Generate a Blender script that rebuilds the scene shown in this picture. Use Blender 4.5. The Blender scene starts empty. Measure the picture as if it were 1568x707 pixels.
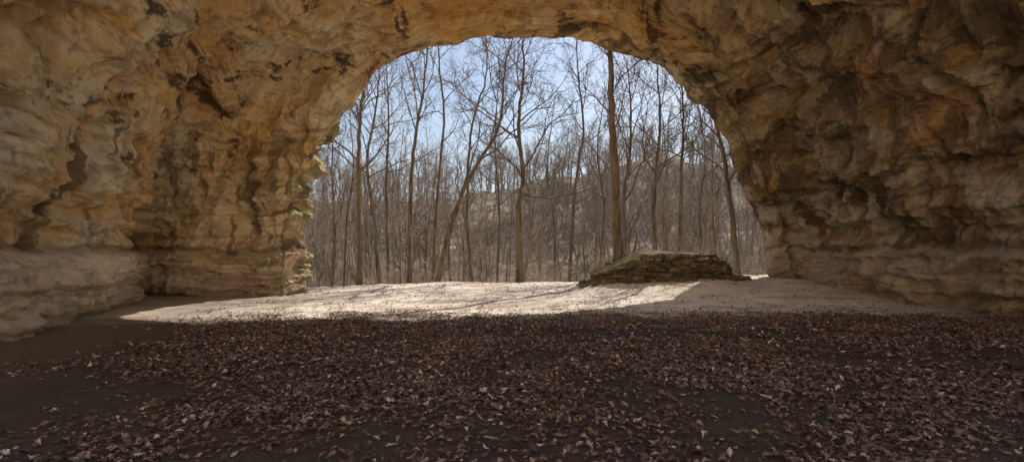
import bpy, bmesh, math, random
import numpy as np
from mathutils import Vector

random.seed(7)
RS = np.random.RandomState(11)
F, CX, HZ, CH = 784.0, 784.0, 380.0, 1.7     # reference focal (px of a 1568 wide frame), eye height

def W(px, py, Y):
    return ((px-CX)/F*Y, Y, CH+(HZ-py)/F*Y)

# ------------------------------------------------------------------ noise
_perm = np.random.RandomState(3).permutation(256); _perm = np.concatenate([_perm, _perm, _perm])
_g = np.random.RandomState(5).normal(size=(256, 3)); _g /= np.linalg.norm(_g, axis=1)[:, None]
def pn(p):
    p = np.asarray(p, dtype=float)
    i = np.floor(p).astype(int); f = p-i; i &= 255
    u = f*f*f*(f*(f*6-15)+10)
    def gr(a, b, c):
        h = _perm[_perm[_perm[(i[:, 0]+a) & 255]+((i[:, 1]+b) & 255)]+((i[:, 2]+c) & 255)]
        g = _g[h]
        return g[:, 0]*(f[:, 0]-a)+g[:, 1]*(f[:, 1]-b)+g[:, 2]*(f[:, 2]-c)
    def L(a, b, t): return a+(b-a)*t
    x0 = L(L(gr(0,0,0), gr(1,0,0), u[:,0]), L(gr(0,1,0), gr(1,1,0), u[:,0]), u[:,1])
    x1 = L(L(gr(0,0,1), gr(1,0,1), u[:,0]), L(gr(0,1,1), gr(1,1,1), u[:,0]), u[:,1])
    return L(x0, x1, u[:, 2])*1.6
def fbm(p, o=4, gain=.5):
    r = 0; a = 1; p = np.asarray(p, dtype=float)
    for k in range(o):
        r = r+a*pn(p+k*17.3); p = p*2.03; a *= gain
    return r
def sst(a, b, x):
    t = np.clip((x-a)/(b-a), 0, 1); return t*t*(3-2*t)
def terrace(x, sharp=.75):
    f = np.floor(x); return f+sst(sharp, 1, x-f)

# ------------------------------------------------------------------ helpers
def link(o, parent=None):
    bpy.context.scene.collection.objects.link(o)
    if parent: o.parent = parent
    return o
def mesh_np(name, V, faces_flat, sizes, mat=None, smooth=True):
    me = bpy.data.meshes.new(name)
    V = np.asarray(V, dtype=np.float32); faces_flat = np.asarray(faces_flat, dtype=np.int32); sizes = np.asarray(sizes, dtype=np.int32)
    me.vertices.add(len(V)); me.vertices.foreach_set("co", V.ravel())
    me.loops.add(len(faces_flat)); me.loops.foreach_set("vertex_index", faces_flat)
    st = np.concatenate([[0], np.cumsum(sizes)[:-1]]).astype(np.int32)
    me.polygons.add(len(sizes)); me.polygons.foreach_set("loop_start", st); me.polygons.foreach_set("loop_total", sizes)
    me.polygons.foreach_set("use_smooth", np.full(len(sizes), smooth))
    me.update(calc_edges=True)
    if mat: me.materials.append(mat)
    return me
def set_col(me, col):
    a = me.color_attributes.new('Col', 'FLOAT_COLOR', 'POINT')
    c = np.concatenate([np.clip(col, 0, 1), np.ones((len(col), 1))], 1).astype(np.float32)
    a.data.foreach_set('color', c.ravel())
def grid_faces(n, m):
    a = np.arange(n*m).reshape(n, m)
    return np.stack([a[:-1, :-1], a[1:, :-1], a[1:, 1:], a[:-1, 1:]], -1).reshape(-1, 4)
def mixc(col, f, c):
    f = np.asarray(f)[:, None]; return col*(1-f)+np.asarray(c)*f
def pal(x, stops):
    xs = [a for a, _ in stops]; return np.stack([np.interp(x, xs, [c[k] for _, c in stops]) for k in range(3)], -1)

class NT:
    def __init__(s, name):
        s.m = bpy.data.materials.new(name); s.m.use_nodes = True
        s.t = s.m.node_tree; s.n = s.t.nodes; s.l = s.t.links
        s.b = s.n['Principled BSDF']; s.b.inputs['Roughness'].default_value = .9
        s.b.inputs['Specular IOR Level'].default_value = .2
        s.geo = s.n.new('ShaderNodeNewGeometry'); s.pos = s.geo.outputs['Position']
    def setin(s, sock, v):
        if isinstance(v, bpy.types.NodeSocket): s.l.new(v, sock)
        elif v is not None: sock.default_value = v
    def attr(s, nm='Col'):
        n = s.n.new('ShaderNodeAttribute'); n.attribute_name = nm; return n.outputs['Color']
    def scale(s, v, sc):
        n = s.n.new('ShaderNodeVectorMath'); n.operation = 'MULTIPLY'
        s.setin(n.inputs[0], v); n.inputs[1].default_value = sc; return n.outputs[0]
    def noise(s, sc, det=5, rough=.55, vec=None, dist=0., col=False):
        n = s.n.new('ShaderNodeTexNoise'); n.inputs['Scale'].default_value = sc; n.inputs['Detail'].default_value = det
        n.inputs['Roughness'].default_value = rough; n.inputs['Distortion'].default_value = dist
        s.l.new(vec if vec is not None else s.pos, n.inputs['Vector'])
        return n.outputs['Color' if col else 'Fac']
    def ramp(s, f, stops):
        n = s.n.new('ShaderNodeValToRGB'); e = n.color_ramp.elements
        while len(e) < len(stops): e.new(.5)
        for k, (p, c) in enumerate(stops):
            e[k].position = p; e[k].color = (c, c, c, 1) if not isinstance(c, tuple) else (*c, 1)
        s.setin(n.inputs[0], f); return n.outputs[0]
    def mix(s, f, a, b, mode='MIX'):
        n = s.n.new('ShaderNodeMix'); n.data_type = 'RGBA'; n.blend_type = mode
        s.setin(n.inputs[0], f)
        s.setin(n.inputs[6], (*a, 1) if isinstance(a, tuple) else a); s.setin(n.inputs[7], (*b, 1) if isinstance(b, tuple) else b)
        return n.outputs[2]
    def math(s, op, a, b=None, clamp=False):
        n = s.n.new('ShaderNodeMath'); n.operation = op; n.use_clamp = clamp
        s.setin(n.inputs[0], a)
        if b is not None: s.setin(n.inputs[1], b)
        return n.outputs[0]
    def mr(s, v, a, b, c=0., d=1.):
        n = s.n.new('ShaderNodeMapRange'); n.inputs[1].default_value = a; n.inputs[2].default_value = b
        n.inputs[3].default_value = c; n.inputs[4].default_value = d; s.setin(n.inputs[0], v); return n.outputs[0]
    def xyz(s):
        n = s.n.new('ShaderNodeSeparateXYZ'); s.l.new(s.pos, n.inputs[0]); return n.outputs
    def bump(s, h, dist, strength=1., prev=None):
        n = s.n.new('ShaderNodeBump'); n.inputs['Distance'].default_value = dist; n.inputs['Strength'].default_value = strength
        s.setin(n.inputs['Height'], h)
        if prev is not None: s.l.new(prev, n.inputs['Normal'])
        return n.outputs[0]
    def out(s, col, nrm=None):
        s.setin(s.b.inputs['Base Color'], (*col, 1) if isinstance(col, tuple) else col)
        if nrm is not None: s.l.new(nrm, s.b.inputs['Normal'])
        return s.m

# ------------------------------------------------------------------ materials
def rock_material():
    s = NT('sandstone_rock')
    col = s.attr()
    n1 = s.noise(2.2, 8, .72); n2 = s.noise(2.0, 6, .7, s.scale(s.pos, (.6, .6, 3.6)))
    col = s.mix(1., col, s.ramp(n1, [(.32, .64), (.45, .98), (.62, 1.12)]), 'MULTIPLY')
    col = s.mix(s.ramp(n2, [(.34, .5), (.46, 0.)]), col, s.mix(1., col, (.74, .58, .42), 'MULTIPLY'))
    h = s.math('ADD', s.math('MULTIPLY', n1, 1.), s.math('MULTIPLY', n2, .45))
    return s.out(col, s.bump(h, .38, 1.))

def ground_material():
    s = NT('cave_floor_and_forest_soil'); x, y, z = s.xyz()
    n1 = s.noise(1.3, 6, .7); n2 = s.noise(9., 6, .75)
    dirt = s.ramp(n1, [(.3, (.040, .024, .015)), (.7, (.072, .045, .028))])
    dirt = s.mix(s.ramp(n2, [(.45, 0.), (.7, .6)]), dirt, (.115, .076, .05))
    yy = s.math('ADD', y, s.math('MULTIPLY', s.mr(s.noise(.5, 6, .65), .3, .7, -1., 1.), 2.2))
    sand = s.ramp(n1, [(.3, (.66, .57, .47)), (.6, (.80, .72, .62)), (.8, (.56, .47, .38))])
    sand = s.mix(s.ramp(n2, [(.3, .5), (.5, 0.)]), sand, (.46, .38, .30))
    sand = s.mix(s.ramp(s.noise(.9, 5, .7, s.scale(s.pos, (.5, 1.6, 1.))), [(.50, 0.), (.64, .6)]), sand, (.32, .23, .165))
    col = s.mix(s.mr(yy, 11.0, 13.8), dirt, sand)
    mg = s.math('MAXIMUM', s.mr(x, -5.5, -9.0), s.mr(x, 9.5, 12.5))
    col = s.mix(s.math('MULTIPLY', mg, .6), col, s.mix(n2, (.11, .072, .05), (.28, .195, .13)))
    col = s.mix(s.mr(y, 1.5, -1.), col, (.78, .54, .31))  # pale warm ground behind the viewer, added to bounce sunlight inside
    fo = s.ramp(n1, [(.3, (.07, .054, .038)), (.5, (.24, .185, .135)), (.7, (.48, .39, .30))])
    fo = s.mix(s.ramp(s.noise(.2, 5, .7), [(.52, 0.), (.60, .8)]), fo, (.075, .07, .042))
    col = s.mix(s.mr(y, 22.3, 23.6), col, fo)
    h = s.math('ADD', s.math('MULTIPLY', n1, .10), s.math('MULTIPLY', n2, .035))
    return s.out(col, s.bump(h, 1., .7))

def bark_material(name, a, b_, sc=6., bump=True):
    s = NT(name)
    n = s.noise(sc, 3, .7, s.scale(s.pos, (1., 1., .18)))
    col = s.ramp(n, [(.35, a), (.65, b_)])
    return s.out(col, s.bump(s.noise(sc*4, 3, .6, s.scale(s.pos, (1., 1., .15))), .02, .8) if bump else None)

M_rock = rock_material(); M_ground = ground_material()
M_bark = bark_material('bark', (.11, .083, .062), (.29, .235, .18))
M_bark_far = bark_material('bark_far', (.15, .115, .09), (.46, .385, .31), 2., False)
M_twig = bark_material('twigs', (.34, .265, .20), (.66, .55, .43), 2., False)

# ------------------------------------------------------------------ terrain
def hgt(X, Y):
    X = np.asarray(X, float); Y = np.asarray(Y, float)
    P = np.stack([X, Y, X*0], -1).reshape(-1, 3)
    n1 = fbm(P*.35, 4).reshape(X.shape); n2 = fbm(P*.06+3, 4).reshape(X.shape)
    r = sst(13., 19.5, Y)
    h = r*(.22*sst(-9, -2, X)+.32*sst(1.5, 8., X))
    h = h+n1*.05*sst(2, 8, Y)+(fbm(P*1.5, 3)*.025).reshape(X.shape)
    dd = np.sqrt(((X-5.5)/3.3)**2+((Y-19.)/2.6)**2)
    h = h+.22*(1-sst(.6, 1.15, dd))
    edge = 22.3+1.0*pn(P*.3+9).reshape(X.shape)
    d = Y-edge
    h = h-4.2*sst(0, 9, d)
    crest = 9.0+7.*sst(-30, 35, X)
    slope = np.clip((Y-33)/62., 0, None)
    h = h+(crest+4.2)*sst(0, 1., slope)*1.0
    h = h+n2*2.6*sst(30, 45, Y)+n1*.6*sst(24, 40, Y)
    return h
def hg1(x, y): return float(hgt(np.array([x]), np.array([y]))[0])
def axis(lo, hi, c, n):
    t = np.linspace(-1, 1, n); k = 5.5
    s_ = np.sinh(k*t)/math.sinh(k)
    return np.where(s_ < 0, c+s_*(c-lo), c+s_*(hi-c))
gx = axis(-500, 500, 0, 420); gy = axis(-300, 900, 13, 520)
GX, GY = np.meshgrid(gx, gy, indexing='ij')
GZ = hgt(GX, GY)
q = grid_faces(len(gx), len(gy))
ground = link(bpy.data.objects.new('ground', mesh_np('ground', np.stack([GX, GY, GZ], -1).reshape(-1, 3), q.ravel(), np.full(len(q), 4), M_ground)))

# ------------------------------------------------------------------ cave shell
S0 = [(466,480,19.6),(470,400,19.7),(475,330,19.7),(490,252,19.6),(535,160,19.3),(602,97,18.9),(690,64,18.4),(800,54,18),(900,66,18.2),(985,92,18.6),(1060,150,19.2),(1112,215,19.8),(1148,300,20.4),(1168,370,20.8),(1190,445,21)]
S1 = [(432,480,18.4),(431,400,18.4),(440,330,18.3),(470,240,18),(520,150,17.8),(588,84,17.6),(680,48,17.2),(795,34,16.9),(905,44,17),(995,72,17.3),(1075,138,17.9),(1130,208,18.5),(1166,300,19.1),(1188,370,19.5),(1212,445,19.8)]
A0 = np.array([W(*p) for p in S0]); A1 = np.array([W(*p) for p in S1])
def outer(A, k, dy, kz=None):
    B = A.copy(); B[:, 0] = 1.2+(A[:, 0]-1.2)*k; B[:, 2] = A[:, 2]*(kz or k); B[:, 1] += dy; return B
secs = [outer(A0, 3., 4., 1.9), outer(A0, 1.6, 2.2, 1.5), outer(A0, 1.16, .9), A0, A1]
def sec(L, R, A):
    th = np.linspace(0, math.pi, 15); c = np.cos(th); sn = np.abs(np.sin(th))
    P = np.zeros((15, 3))
    for i in range(15):
        k = abs(c[i])**.82; foot = L if c[i] > 0 else R
        P[i, 0] = A[0]+(foot[0]-A[0])*k
        P[i, 1] = A[1]+(foot[1]-A[1])*abs(c[i])**1.5
        P[i, 2] = -.6+(A[2]+.6)*sn[i]**.88
    return P
secs += [sec((-10.6,18.7),(11.,19.4),(1.,15.9,9.9)),
         sec((-13.2,18.0),(11.0,17.4),(1.,14.,10.2)),
         sec((-11.7,15.3),(11.5,15.),(1.,12.2,10.3)),
         sec((-10.9,12.7),(12.2,13.1),(1.,10.8,10.3)),
         sec((-10.1,9.8),(12.8,11.3),(1.,9.8,10.3)),
         sec((-10.,7.8),(13.,9.2),(1.,9.,10.4)),
         sec((-10.2,6.),(13.2,7.2),(1.,8.4,10.5))]  # shell ends here: invented open rear that lets bounce light in
C = np.array(secs)
def cr(C, ts, ax):
    C = np.moveaxis(C, ax, 0); n = len(C)
    C = np.concatenate([[2*C[0]-C[1]], C, [2*C[-1]-C[-2]]])
    i = np.clip(np.floor(ts).astype(int), 0, n-2); f = (ts-i).reshape(-1, *([1]*(C.ndim-1)))
    a, b, c, d = C[i], C[i+1], C[i+2], C[i+3]
    r = .5*(2*b+(c-a)*f+(2*a-5*b+4*c-d)*f**2+(3*b-a-3*c+d)*f**3)
    return np.moveaxis(r, 0, ax)
ss = np.concatenate([np.linspace(0, 2, 8, endpoint=False), np.linspace(2, 3, 30, endpoint=False), np.linspace(3, 9, 540, endpoint=False), np.linspace(9, 11, 50)])
tt = np.linspace(0, 14, 740)
G = cr(cr(C, ss, 0), tt, 1)
du = np.gradient(G, axis=0); dv = np.gradient(G, axis=1)
N = np.cross(du, dv); N /= np.linalg.norm(N, axis=2)[:, :, None]+1e-9
ctr = np.array([1., 10., 3.])
if np.sign((N*(ctr-G)).sum(2))[ss > 3.2].mean() < 0: N = -N
P = G.reshape(-1, 3); Nf = N.reshape(-1, 3)
SS = np.repeat(ss, len(tt)); TT = np.tile(tt, len(ss))
x, y, z = P.T
wv = np.stack([fbm(P*.4+1, 2), fbm(P*.4+7, 2), fbm(P*.4+13, 2)], -1)
wp = P+wv*.6
rough_r = .6+.5*sst(-3, 8, x)          # left roof smoother, right wall more broken
d = .55*fbm(wp*.2+2, 3)
sl = fbm(np.stack([SS*1.1+wv[:, 0]*.5+TT*.12, TT*.28+wv[:, 1]*.3, z*.12], -1), 3, .5)
d += .17*terrace(sl*3.4, .45)*rough_r
slf = fbm(np.stack([SS*4.5+wv[:, 1]*1.2+TT*.3, TT*.7, z*.2], -1), 3, .55)
d += .055*terrace(slf*3., .45)*rough_r
sl2 = fbm(wp*np.array([.35, .35, .8])+61, 3, .5)
d += .09*terrace(sl2*3.5, .45)*rough_r
md = fbm(wp*np.array([1.3, 1.3, 1.9]), 4, .55)
d += .08*md*rough_r
zz = z+.25*pn(P*.3)+.08*md
bed = fbm(np.stack([x*.10, y*.10, zz*1.9], -1), 3, .6)
low = 1-sst(2.5, 6.5, z)
d += (.02+.075*low)*terrace(bed*3, .5)
bed2 = fbm(np.stack([x*.15, y*.15, zz*6.], -1), 2, .6)
d += .06*low*bed2
pit = sst(.22, .6, pn(wp*np.array([.5, .5, .8])+31)); d -= .34*pit*(.4+.6*sst(2, 9, np.abs(x)))
p2 = pn(wp*np.array([1.5, 1.5, 2.2])+51); pit2 = sst(.25, .5, p2); d -= .15*pit2*rough_r
p3 = pn(wp*np.array([3.6, 3.6, 5.])+81); pit3 = sst(.28, .5, p3)*sst(-.1, .4, fbm(P*.3+9, 2)); d -= .07*pit3
d += (.28+.08*(x < -5))*(1-sst(1.50, 1.60, zz))-.20*np.exp(-((zz-2.2)/.45)**2)
k = np.where(np.abs(SS-3.2) < 1.2, .22+.78*np.abs(SS-3.2)/1.2, 1.)
d *= k
but = np.clip(1-np.abs(SS-3.1)/.9, 0, 1)*(1-sst(3.4, 4.4, TT))
d += but*(.18*terrace(fbm(P*np.array([.7, .7, 1.8])+5, 3)*3., .5)+.11*fbm(P*np.array([2.2, 2.2, 4.]), 4))
lipr = np.clip(1-np.abs(SS-3.2)/.8, 0, 1)*sst(4, 5, TT)
d += lipr*.05*terrace(fbm(P*np.array([.9, .9, .9])+15, 3)*3., .5)
P2 = P+Nf*d[:, None]
def rock_colour(P, wp, wv, zz, ST=None):
    x, y, z = P.T
    nb = fbm(wp*.25+90, 5, .6)
    col = pal(nb, [(-.7, (.92, .58, .28)), (-.25, (.96, .68, .36)), (.1, (.98, .77, .47)), (.45, (.98, .85, .61))])
    strat = np.stack([x*.18+wv[:, 0]*.2, y*.18, zz*2.+wv[:, 2]*.5], -1)
    col = mixc(col, .45*sst(.05, .5, fbm(strat, 4, .65)), (.98, .87, .68))
    if ST is not None:
        q1 = fbm(ST*np.array([3.2, .5, 1])+11, 4, .6)
        col = mixc(col, .45*sst(.1, .55, q1), (.94, .57, .22)); col = mixc(col, .45*sst(.15, .5, -q1), (.98, .87, .64))
        q2 = fbm(ST*np.array([7., 1.1, 1])+51, 4, .62)
        col = mixc(col, .38*sst(.25, .55, q2), (.60, .35, .17))
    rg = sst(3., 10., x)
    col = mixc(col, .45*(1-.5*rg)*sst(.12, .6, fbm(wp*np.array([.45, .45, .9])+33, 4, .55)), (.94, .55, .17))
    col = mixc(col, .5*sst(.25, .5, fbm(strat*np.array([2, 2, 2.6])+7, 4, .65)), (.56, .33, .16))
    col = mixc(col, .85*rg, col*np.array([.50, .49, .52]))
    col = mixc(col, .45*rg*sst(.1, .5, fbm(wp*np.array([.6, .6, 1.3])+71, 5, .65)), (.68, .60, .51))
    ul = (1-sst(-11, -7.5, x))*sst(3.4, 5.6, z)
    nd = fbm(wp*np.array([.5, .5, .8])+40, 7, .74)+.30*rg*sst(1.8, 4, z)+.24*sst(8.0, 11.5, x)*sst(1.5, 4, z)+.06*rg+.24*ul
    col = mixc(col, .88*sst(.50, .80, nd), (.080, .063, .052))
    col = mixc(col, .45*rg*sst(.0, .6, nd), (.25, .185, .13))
    stn = fbm(np.stack([x*1.4, y*1.4, z*.14], -1)+5, 4, .65)
    col = mixc(col, .7*sst(.22, .52, stn+.20*rg)*sst(.9, 1.8, z)*(1-sst(4, 8, z)), (.15, .105, .078))
    stl = fbm(np.stack([x*1.6, y*1.6, z*.2], -1)+25, 4, .65)
    col = mixc(col, .65*rg*sst(.10, .45, stl)*(1-sst(2.5, 4.5, z)), (.84, .78, .71))
    col = mixc(col, .45*sst(.42, .66, fbm(wp*np.array([2.2, 2.2, 3.4])+15, 4, .65)+.12*rg), (.26, .15, .08))
    return col
ST = np.stack([SS+wv[:, 0]*.25+TT*.10, TT+wv[:, 1]*.6, wv[:, 2]*.3], -1)
col = rock_colour(P, wp, wv, zz, ST)
col = mixc(col, .5*np.maximum(pit2, pit3), col*np.array([.70, .56, .46]))  # pits tinted darker, recess shade put into the rock colour
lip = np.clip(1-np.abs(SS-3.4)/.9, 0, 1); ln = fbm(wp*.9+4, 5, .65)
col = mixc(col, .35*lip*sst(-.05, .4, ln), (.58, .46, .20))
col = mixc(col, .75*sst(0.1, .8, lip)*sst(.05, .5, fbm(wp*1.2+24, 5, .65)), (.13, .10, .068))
col = mixc(col, .8*(SS < 4)*(1-sst(3.4, 4.2, TT))*sst(-.3, .2, ln), (.50, .45, .23))
col = mixc(col, .75*(SS < 4)*(1-sst(3.4, 4.2, TT))*sst(-.1, .35, fbm(wp*np.array([1., 1., 2.2])+64, 4, .65)), (.21, .18, .11))
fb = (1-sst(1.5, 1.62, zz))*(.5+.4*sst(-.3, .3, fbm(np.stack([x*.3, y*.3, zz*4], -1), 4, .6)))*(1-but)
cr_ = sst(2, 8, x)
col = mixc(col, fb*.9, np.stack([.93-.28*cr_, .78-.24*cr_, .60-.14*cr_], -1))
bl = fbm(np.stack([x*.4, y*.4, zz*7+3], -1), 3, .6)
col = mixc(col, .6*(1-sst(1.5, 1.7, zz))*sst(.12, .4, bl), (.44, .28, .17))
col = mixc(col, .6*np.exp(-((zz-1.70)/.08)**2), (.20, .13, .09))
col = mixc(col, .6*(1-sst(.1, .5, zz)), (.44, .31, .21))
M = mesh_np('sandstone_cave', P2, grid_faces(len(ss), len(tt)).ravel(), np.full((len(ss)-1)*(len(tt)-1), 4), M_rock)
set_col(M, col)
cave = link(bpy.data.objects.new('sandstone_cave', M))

# added slope, unseen behind the viewer, coloured to bounce warm sunlight into the cave
cu_, cv_ = np.meshgrid(np.linspace(-1, 1, 110), np.linspace(0, 1, 50), indexing='ij')
Xc = cu_*30; Zc = -.6+cv_*20; Yc = -2.6-16*cv_+4*np.maximum(-cu_, 0)**2*2
Pc = np.stack([Xc, Yc, Zc], -1).reshape(-1, 3)
nn = 1.0*fbm(Pc*.2+5, 4)+.25*fbm(Pc*np.array([.3, .3, 1.6]), 3)
Pc[:, 1] += nn*.5*sst(0, .2, cv_.reshape(-1)); Pc[:, 2] += nn*.4
M = mesh_np('bounce_slope', Pc, grid_faces(110, 50).ravel(), np.full(109*49, 4), M_rock)
set_col(M, pal(fbm(Pc*.3, 4), [(-.5, (.90, .62, .32)), (.4, (.97, .78, .48))]))
link(bpy.data.objects.new('bounce_slope', M))

# ------------------------------------------------------------------ branching trees
class Buf:
    def __init__(s): s.V = []; s.F = []; s.n = 0
    def tube(s, pts, rad, k):
        pts = np.asarray(pts, float); rad = np.asarray(rad, float); n = len(pts)
        T = np.gradient(pts, axis=0); T /= np.linalg.norm(T, axis=1)[:, None]+1e-9
        ref = np.array([1., 0, 0]) if abs(T[0, 0]) < .8 else np.array([0, 1., 0])
        U = np.cross(T, ref); U /= np.linalg.norm(U, axis=1)[:, None]+1e-9; Vv = np.cross(T, U)
        a = np.arange(k)*2*math.pi/k
        R = pts[:, None]+rad[:, None, None]*(U[:, None]*np.cos(a)[None, :, None]+Vv[:, None]*np.sin(a)[None, :, None])
        s.V.append(R.reshape(-1, 3))
        i = np.arange(n-1)[:, None]*k; j = np.arange(k)[None]; j2 = (j+1) % k
        f = np.stack([i+j, i+j2, i+k+j2, i+k+j], -1).reshape(-1, 4)+s.n
        s.F.append(f); s.n += n*k
    def mesh(s, name, mat):
        F_ = np.concatenate(s.F); return mesh_np(name, np.concatenate(s.V), F_.ravel(), np.full(len(F_), 4), mat)

def branch(rng, buf, p, d, L, r, lev, maxlev, kids, up=.12):
    n = 6 if lev < maxlev else 4
    pts = [np.array(p)]; dirs = []
    d = np.array(d, float)
    for i in range(n-1):
        d = d+rng.normal(size=3)*(.22 if lev < 3 else .28)+np.array([0, 0, up]); d /= np.linalg.norm(d)
        pts.append(pts[-1]+d*L/(n-1)); dirs.append(d.copy())
    rad = np.linspace(r, max(r*.25, .0035), n)
    buf.tube(pts, rad, 5 if lev <= 1 else 3)
    if lev >= maxlev: return
    nk = kids[lev]
    for j in range(nk):
        f = .25+.75*(j+rng.rand()*.8)/nk; f = min(f, .98)
        x = f*(n-1); i = min(int(x), n-2); q_ = pts[i]+(pts[i+1]-pts[i])*(x-i)
        dd = dirs[i]; rnd = rng.normal(size=3); perp = rnd-dd*rnd.dot(dd); perp /= np.linalg.norm(perp)+1e-9
        ang = math.radians(rng.uniform(28, 60)); nd = dd*math.cos(ang)+perp*math.sin(ang)
        branch(rng, buf, q_, nd, L*rng.uniform(.38, .62)*(1.15-.5*f), r*(1-.7*f)*.6+.003, lev+1, maxlev, kids, up*.8)

def tree_mesh(name, seed, path, r, crown_from, nl, limbL, kids, maxlev, mat, sides=9, flare=True, limb_r=.5):
    rng = np.random.RandomState(seed); buf = Buf()
    path = np.asarray(path, float)
    t = np.linspace(0, len(path)-1, 26); pts = cr(path, t, 0)
    f = np.linspace(0, 1, 26)
    pts[1:-1] += rng.normal(size=(24, 3))*min(r, .12)*.2
    rad = r*(1-f*.85)
    if flare: rad = rad*(1+.7*np.exp(-f*28))
    buf.tube(pts, rad, sides)
    for j in range(nl):
        g = crown_from+(1-crown_from)*(j+rng.rand()*.7)/nl; g = min(g, .985)
        x = g*25; i = min(int(x), 24); p = pts[i]+(pts[i+1]-pts[i])*(x-i)
        T = pts[i+1]-pts[i]; T /= np.linalg.norm(T)
        a = j*2.4+rng.rand(); perp = np.array([math.cos(a), math.sin(a), 0])
        ang = math.radians(rng.uniform(32, 60)); d = T*math.cos(ang)+perp*math.sin(ang)
        q_ = (g-crown_from)/(1-crown_from)
        branch(rng, buf, p, d, limbL*rng.uniform(.65, 1.15)*(1.1-.6*q_), r*(1-g*.85)*limb_r+.006, 0, maxlev, kids)
    return buf.mesh(name, mat)

heroes = [
 ([(552,440),(551,330),(548,230),(556,130),(560,40)], 10, 23.6, .38),
 ([(584,440),(572,330),(562,250),(578,150),(582,70)], 7, 25, .4),
 ([(597,440),(592,300),(595,170),(590,80)], 6, 28, .4),
 ([(628,440),(628,300),(638,200),(652,110),(655,30)], 8, 25.5, .42),
 ([(665,440),(690,350),(722,265),(764,195),(772,110),(790,40)], 9, 24, .45),
 ([(660,440),(670,300),(680,180),(672,90),(680,10)], 6, 28, .4),
 ([(693,440),(688,360),(705,300),(730,220),(740,150)], 5, 27, .4),
 ([(728,437),(716,330),(722,200),(745,110),(740,20)], 6, 27, .42),
 ([(797,437),(795,330),(801,270),(794,190),(802,110),(798,20)], 11, 24.5, .3),
 ([(868,437),(880,300),(893,200),(885,110),(880,20)], 6, 28, .4),
 ([(949,400),(944,330),(940,230),(936,120),(932,0),(930,-110)], 18, 20.9, .45),
 ([(962,420),(955,320),(966,200),(960,90)], 8, 24, .35),
 ([(1005,420),(1002,300),(1011,190),(1004,80)], 8, 25.5, .35),
 ([(1040,420),(1043,280),(1046,170),(1036,70)], 7, 24, .38),
 ([(1131,414),(1119,320),(1108,235),(1090,160),(1095,90)], 10, 21.8, .35),
 ([(1181,430),(1176,370),(1168,250),(1150,120)], 9, 23.5, .5),
 ([(505,445),(512,350),(508,250),(518,150)], 5, 26, .3),
 ([(905,437),(925,330),(915,230),(930,120)], 5, 29, .35),
 ([(756,437),(765,330),(758,220),(765,120)], 5, 30, .35),
 ([(845,437),(850,350),(838,260),(850,150)], 5, 31, .35),
 ([(1078,430),(1072,330),(1080,240),(1066,150)], 5, 29, .35),
 ([(527,440),(530,350),(541,260),(535,170)], 5, 29, .35),
]
for i, (px, w, Y, cf) in enumerate(heroes):
    rr = np.random.RandomState(100+i)
    path = [np.array(W(a, b, Y+rr.uniform(-.6, .6)*min(j, 1))) for j, (a, b) in enumerate(px)]
    path[0][2] = hg1(path[0][0], path[0][1])-.15
    r = w/2/F*Y
    me = tree_mesh('bare_tree', 200+i, path, r, cf, 13 if w > 6 else 9, 4.4 if w > 7 else 3.2, [6, 5, 3], 3, M_bark, limb_r=.22 if w > 15 else .45)
    link(bpy.data.objects.new('bare_tree', me))

# far forest
forest = link(bpy.data.objects.new('forest', None))
vars_ = []
for v in range(6):
    rr = np.random.RandomState(40+v); H = 12.
    lean = rr.normal(size=2)*1.0
    path = [np.array([0, 0, -.4])] + [np.array([lean[0]*f+rr.normal()*.3, lean[1]*f+rr.normal()*.3, H*f]) for f in (.25, .5, .75, 1.)]
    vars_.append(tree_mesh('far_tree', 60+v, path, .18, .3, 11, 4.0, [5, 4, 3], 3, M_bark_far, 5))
shr = []
for v in range(4):
    rng = np.random.RandomState(80+v); buf = Buf()
    for k_ in range(8):
        a = rng.rand()*6.28; sp = rng.uniform(.1, .8)
        branch(rng, buf, (math.cos(a)*.15, math.sin(a)*.15, -.1), (math.cos(a)*sp, math.sin(a)*sp, 1), rng.uniform(2., 3.6), .02, 0, 2, [6, 4], .05)
    shr.append(buf.mesh('brush', M_twig))
def put(me, x, y, s, nm, hx=1.):
    o = bpy.data.objects.new(nm, me); o.location = (x, y, hg1(x, y)); o.scale = (s*hx*random.uniform(.85, 1.15),)*2+(s,)
    o.rotation_euler = (random.uniform(-.1, .1), random.uniform(-.1, .1), random.uniform(0, 6.28)); link(o, forest)
for i in range(430):
    Y = 33+80*random.random()**.8; X = random.uniform(-.48, .58)*Y+random.uniform(-2, 2)
    put(random.choice(vars_), X, Y, random.uniform(.42, .92)*(1.15 if Y < 50 else .95), 'far_tree')
for i in range(60):
    Y = random.uniform(28, 50); X = random.uniform(-.46, .54)*Y
    put(random.choice(vars_), X, Y, random.uniform(.7, 1.1), 'far_tree', .55)
for i in range(400):
    Y = 24.5+50*random.random()**1.2; X = random.uniform(-.47, .56)*Y
    put(random.choice(shr), X, Y, random.uniform(.35, 1.05), 'brush')

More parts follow.
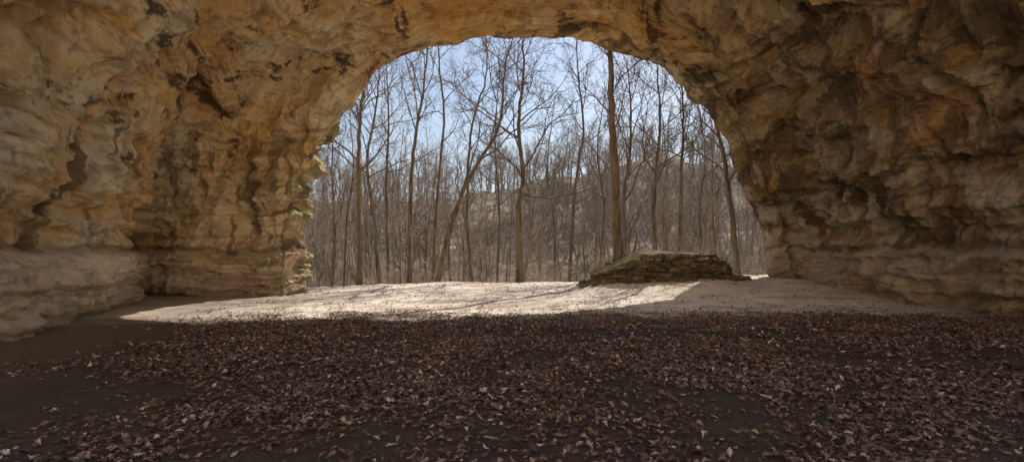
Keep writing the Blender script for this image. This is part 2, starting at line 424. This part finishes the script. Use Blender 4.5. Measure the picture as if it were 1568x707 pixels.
# ------------------------------------------------------------------ dry stone platform
s = NT('platform_stone')
oi = s.geo.outputs['Random Per Island']
c = s.ramp(oi, [(0., (.10, .075, .052)), (.5, (.18, .13, .09)), (1., (.31, .235, .165))])
c = s.mix(s.ramp(s.noise(5., 5, .7), [(.45, 0.), (.62, .8)]), c, (.075, .078, .04))
M_stone = s.out(c, s.bump(s.noise(9., 5, .7), .05, .9))
s = NT('platform_earth'); xx, yy_, zz_ = s.xyz()
c = s.ramp(s.noise(3., 6, .7), [(.3, (.12, .078, .05)), (.7, (.38, .28, .195))])
gm = s.math('MULTIPLY', s.mr(xx, 5.0, 3.8), s.ramp(s.noise(2.6, 5, .7), [(.4, .2), (.52, .95)]))
c = s.mix(gm, c, (.12, .15, .035))
M_earth = s.out(c, s.bump(s.noise(10., 5, .7), .05, 1.))
pcx, pcy, pa, pb = 5.6, 19.25, 2.4, 1.35
def plat_xy(a, k=1.):
    c_, s_ = math.cos(a), math.sin(a); e = 2/2.4
    return pcx+pa*k*math.copysign(abs(c_)**e, c_), pcy+pb*k*math.copysign(abs(s_)**e, s_)
def drop(X): return .80*np.clip((4.7-X)/1.6, 0, 1)**1.2+.50*np.clip((X-6.8)/1.3, 0, 1)**1.4
platform = link(bpy.data.objects.new('dry_stone_wall', None))
nr, na = 18, 96; V = []
for r_ in range(nr):
    for a_ in range(na):
        a = a_/na*2*math.pi
        if r_ < 9: k_ = r_/8*.93; zt = 1.58-.13*(r_/8)**2
        else: k_ = .93; zt = 1.45-(r_-8)*.2
        X, Y = plat_xy(a, k_+1e-3); X0, _ = plat_xy(a, min(k_, .93))
        lf = float(drop(X0))
        if r_ >= 9:
            sl_ = max(0, min(1, (4.6-X0)/1.2)); X, Y = plat_xy(a, .93+(r_-8)*(.008+.055*sl_))
        V.append((X, Y, zt-lf*(1 if r_ < 9 else max(0, 1-(r_-8)/9))))
V = np.array(V); V[:, 2] += .09*fbm(V*1.1, 4)
Fc = []
for r_ in range(nr-1):
    for a_ in range(na):
        b_ = (a_+1) % na; Fc += [r_*na+a_, (r_+1)*na+a_, (r_+1)*na+b_, r_*na+b_]
link(bpy.data.objects.new('earth_fill', mesh_np('earth_fill', V, Fc, np.full(len(Fc)//4, 4), M_earth)), platform)
def stones_mesh(items, name, mat):
    bm0 = bmesh.new(); bmesh.ops.create_cube(bm0, size=1.); bmesh.ops.bevel(bm0, geom=bm0.edges[:], offset=.14, segments=1, affect='EDGES')
    bmesh.ops.subdivide_edges(bm0, edges=bm0.edges[:], cuts=1, use_grid_fill=True)
    me0 = bpy.data.meshes.new('t'); bm0.to_mesh(me0); bm0.free()
    v0 = np.array([v.co[:] for v in me0.vertices]); f0 = [list(p.vertices) for p in me0.polygons]
    VV = []; FF = []; SZ = []; n = 0
    for k_, (pos, dim, rz) in enumerate(items):
        v = v0*(1+.35*pn(v0*1.7+k_*7.7)[:, None])*np.array(dim)+.03*np.stack([pn(v0*3+k_), pn(v0*3+k_+50), pn(v0*3+k_+90)], -1)
        c_, s_ = math.cos(rz), math.sin(rz); R = np.array([[c_, -s_, 0], [s_, c_, 0], [0, 0, 1]])
        v = v@R.T+np.array(pos); VV.append(v)
        for f in f0: FF += [i+n for i in f]; SZ.append(len(f))
        n += len(v)
    return mesh_np(name, np.concatenate(VV), FF, SZ, mat, False)
items = []
z0 = .3; rng = random.Random(5)
for cidx in range(10):
    hh = rng.uniform(.09, .15); a = rng.random()*.3
    while a < 2*math.pi+.1:
        wdt = rng.uniform(.14, .5)
        X, Y = plat_xy(a, .985+rng.uniform(-.03, .04)-cidx*.005); X2, Y2 = plat_xy(a+.02, 1.)
        X1, Y1 = plat_xy(a, 1.); rz = math.atan2(Y2-Y1, X2-X1); sp = math.hypot(X2-X1, Y2-Y1)/.02
        topz = 1.48-float(drop(np.array(X)))
        if z0+hh*.6 < topz and rng.random() > .06:
            items.append(((X, Y, z0+hh/2+.04*rng.uniform(-1, 1)), (wdt*1.02, rng.uniform(.3, .46), hh*rng.uniform(.8, 1.3)), rz+rng.uniform(-.2, .2)))
        a += wdt/max(sp, .8)
    z0 += hh
for k_ in range(90):
    a = rng.uniform(math.pi*.95, 2*math.pi*1.05); X, Y = plat_xy(a, rng.uniform(1.05, 1.3)); sz = rng.uniform(.06, .26)
    items.append(((X, Y, hg1(X, Y)+sz*.15), (sz*1.5, sz, sz*.7), rng.uniform(0, 3)))
link(bpy.data.objects.new('stones', stones_mesh(items, 'stones', M_stone)), platform)

# ------------------------------------------------------------------ leaf litter
s = NT('dry_oak_leaf')
c = s.ramp(s.geo.outputs['Random Per Island'], [(0., (.052, .028, .018)), (.4, (.12, .063, .040)), (.74, (.20, .115, .075)), (.91, (.34, .235, .17)), (1., (.60, .49, .40))])
s.b.inputs['Roughness'].default_value = .5; s.b.inputs['Specular IOR Level'].default_value = .4
M_leaf = s.out(c)
half = [(0., .05), (.10, .10), (.18, .07), (.28, .26), (.38, .11), (.50, .40), (.60, .13), (.74, .32), (.82, .11), (.92, .15)]
out_ = [(-.18, .015)]+half+[(1., 0.)]
nL = 104000
tmpl = [(a-.45, b_) for (a, b_) in out_]
mid = [(a-.45, 0.) for (a, b_) in out_]
m = len(out_)
T3 = np.array([(a, b_, 0) for a, b_ in tmpl]+[(a, 0, 0) for a, _ in mid]+[(a, -b_, 0) for a, b_ in tmpl])
tf = []
for i in range(m-1):
    tf += [[i, i+1, m+i+1, m+i], [m+i, m+i+1, 2*m+i+1, 2*m+i]]
tf = np.array(tf)
pos = []
while len(pos) < nL:
    B = 40000
    X = RS.uniform(-11, 13, B); Y = 3.2+RS.rand(B)**.85*18
    Pn = np.stack([X, Y, X*0], -1)
    cl = fbm(Pn*.45+20, 4)
    dens = sst(-8.0, -2.5, X+.25*(Y-8)+cl)*(1-.6*sst(9, 12.5, X))
    dens *= .14+.86*sst(3.4, 6.2, Y+cl*2.)
    dens *= 1-.965*sst(11.2, 14.4, Y+cl*1.4)
    dens *= np.clip(.55+.9*cl+.4*fbm(Pn*1.6, 3), .06, 1)
    kp = RS.rand(B) < dens
    pos += list(zip(X[kp], Y[kp]))
pos = np.array(pos[:nL])
sz = .030+.058*RS.rand(nL)**1.6
cu = RS.normal(size=nL)*.5; cu2 = RS.uniform(.1, .9, nL)
V = np.repeat(T3[None], nL, 0).copy()
V[:, :, 2] = cu[:, None]*V[:, :, 0]**2+cu2[:, None]*np.abs(V[:, :, 1])*1.0
V[:, :, 1] *= RS.uniform(.9, 1.3, nL)[:, None]
V *= sz[:, None, None]
ax = RS.normal(size=nL)*.3; ay = RS.normal(size=nL)*.3; az = RS.uniform(0, 6.283, nL)
flip = RS.rand(nL) < .4; ax = ax+flip*math.pi
def rot(V, a, i, j):
    c_, s_ = np.cos(a)[:, None], np.sin(a)[:, None]; x, y = V[:, :, i].copy(), V[:, :, j].copy()
    V[:, :, i] = c_*x-s_*y; V[:, :, j] = s_*x+c_*y
rot(V, ax, 1, 2); rot(V, ay, 0, 2); rot(V, az, 0, 1)
gz = hgt(pos[:, 0], pos[:, 1])
zmin = V[:, :, 2].min(1)
V[:, :, 2] += (gz-zmin+.004+RS.rand(nL)*.02)[:, None]; V[:, :, 0] += pos[:, 0, None]; V[:, :, 1] += pos[:, 1, None]
Fl = (tf[None]+(np.arange(nL)*3*m)[:, None, None]).reshape(-1, 4)
link(bpy.data.objects.new('leaf_litter', mesh_np('leaf_litter', V.reshape(-1, 3), Fl.ravel(), np.full(len(Fl), 4), M_leaf, False)))

# fallen stick
buf = Buf(); rng = np.random.RandomState(4)
branch(rng, buf, (-.25, 4.55, .03), (1, .05, 0), .55, .014, 0, 1, [3], 0.)
link(bpy.data.objects.new('fallen_stick', buf.mesh('fallen_stick', M_bark)))

# ------------------------------------------------------------------ light
el = math.radians(46.5); az_ = math.radians(41.0)
w = bpy.data.worlds.new('World'); bpy.context.scene.world = w; w.use_nodes = True
nt = w.node_tree; bg = nt.nodes['Background']
sky = nt.nodes.new('ShaderNodeTexSky'); sky.sky_type = 'NISHITA'; sky.sun_disc = False
sky.sun_elevation = el; sky.sun_rotation = az_; sky.dust_density = 1.5
tc = nt.nodes.new('ShaderNodeTexCoord'); mp = nt.nodes.new('ShaderNodeMapping'); mp.inputs['Scale'].default_value = (1.2, 1.2, 4.)
cn = nt.nodes.new('ShaderNodeTexNoise'); cn.inputs['Scale'].default_value = 2.2; cn.inputs['Detail'].default_value = 6; cn.inputs['Roughness'].default_value = .6
rp = nt.nodes.new('ShaderNodeValToRGB'); rp.color_ramp.elements[0].position = .40; rp.color_ramp.elements[0].color = (.08,)*3+(1,); rp.color_ramp.elements[1].position = .70; rp.color_ramp.elements[1].color = (.7,)*3+(1,)
mx = nt.nodes.new('ShaderNodeMix'); mx.data_type = 'RGBA'; mx.inputs[7].default_value = (5.0, 5.5, 6.1, 1)
nt.links.new(tc.outputs['Generated'], mp.inputs[0]); nt.links.new(mp.outputs[0], cn.inputs['Vector']); nt.links.new(cn.outputs['Fac'], rp.inputs[0])
nt.links.new(rp.outputs[0], mx.inputs[0]); nt.links.new(sky.outputs[0], mx.inputs[6]); nt.links.new(mx.outputs[2], bg.inputs[0])
bg.inputs[1].default_value = .15
sun = bpy.data.lights.new('sun', 'SUN'); sun.energy = 5; sun.angle = math.radians(.5); sun.color = (1, .93, .83)
so = link(bpy.data.objects.new('sun', sun))
dv_ = Vector((math.cos(el)*math.sin(az_), math.cos(el)*math.cos(az_), math.sin(el)))
so.rotation_euler = dv_.to_track_quat('Z', 'Y').to_euler(); so.location = dv_*50

cam = bpy.data.cameras.new('camera'); co = link(bpy.data.objects.new('camera', cam))
cam.lens = 18; cam.sensor_width = 36; cam.shift_y = 26.5/1568; cam.clip_end = 3000; cam.clip_start = .05
co.location = (0, 0, CH); co.rotation_euler = (math.radians(90), 0, 0)
sc = bpy.context.scene; sc.camera = co
sc.view_settings.view_transform = 'Standard'; sc.view_settings.look = 'None'; sc.view_settings.exposure = 0
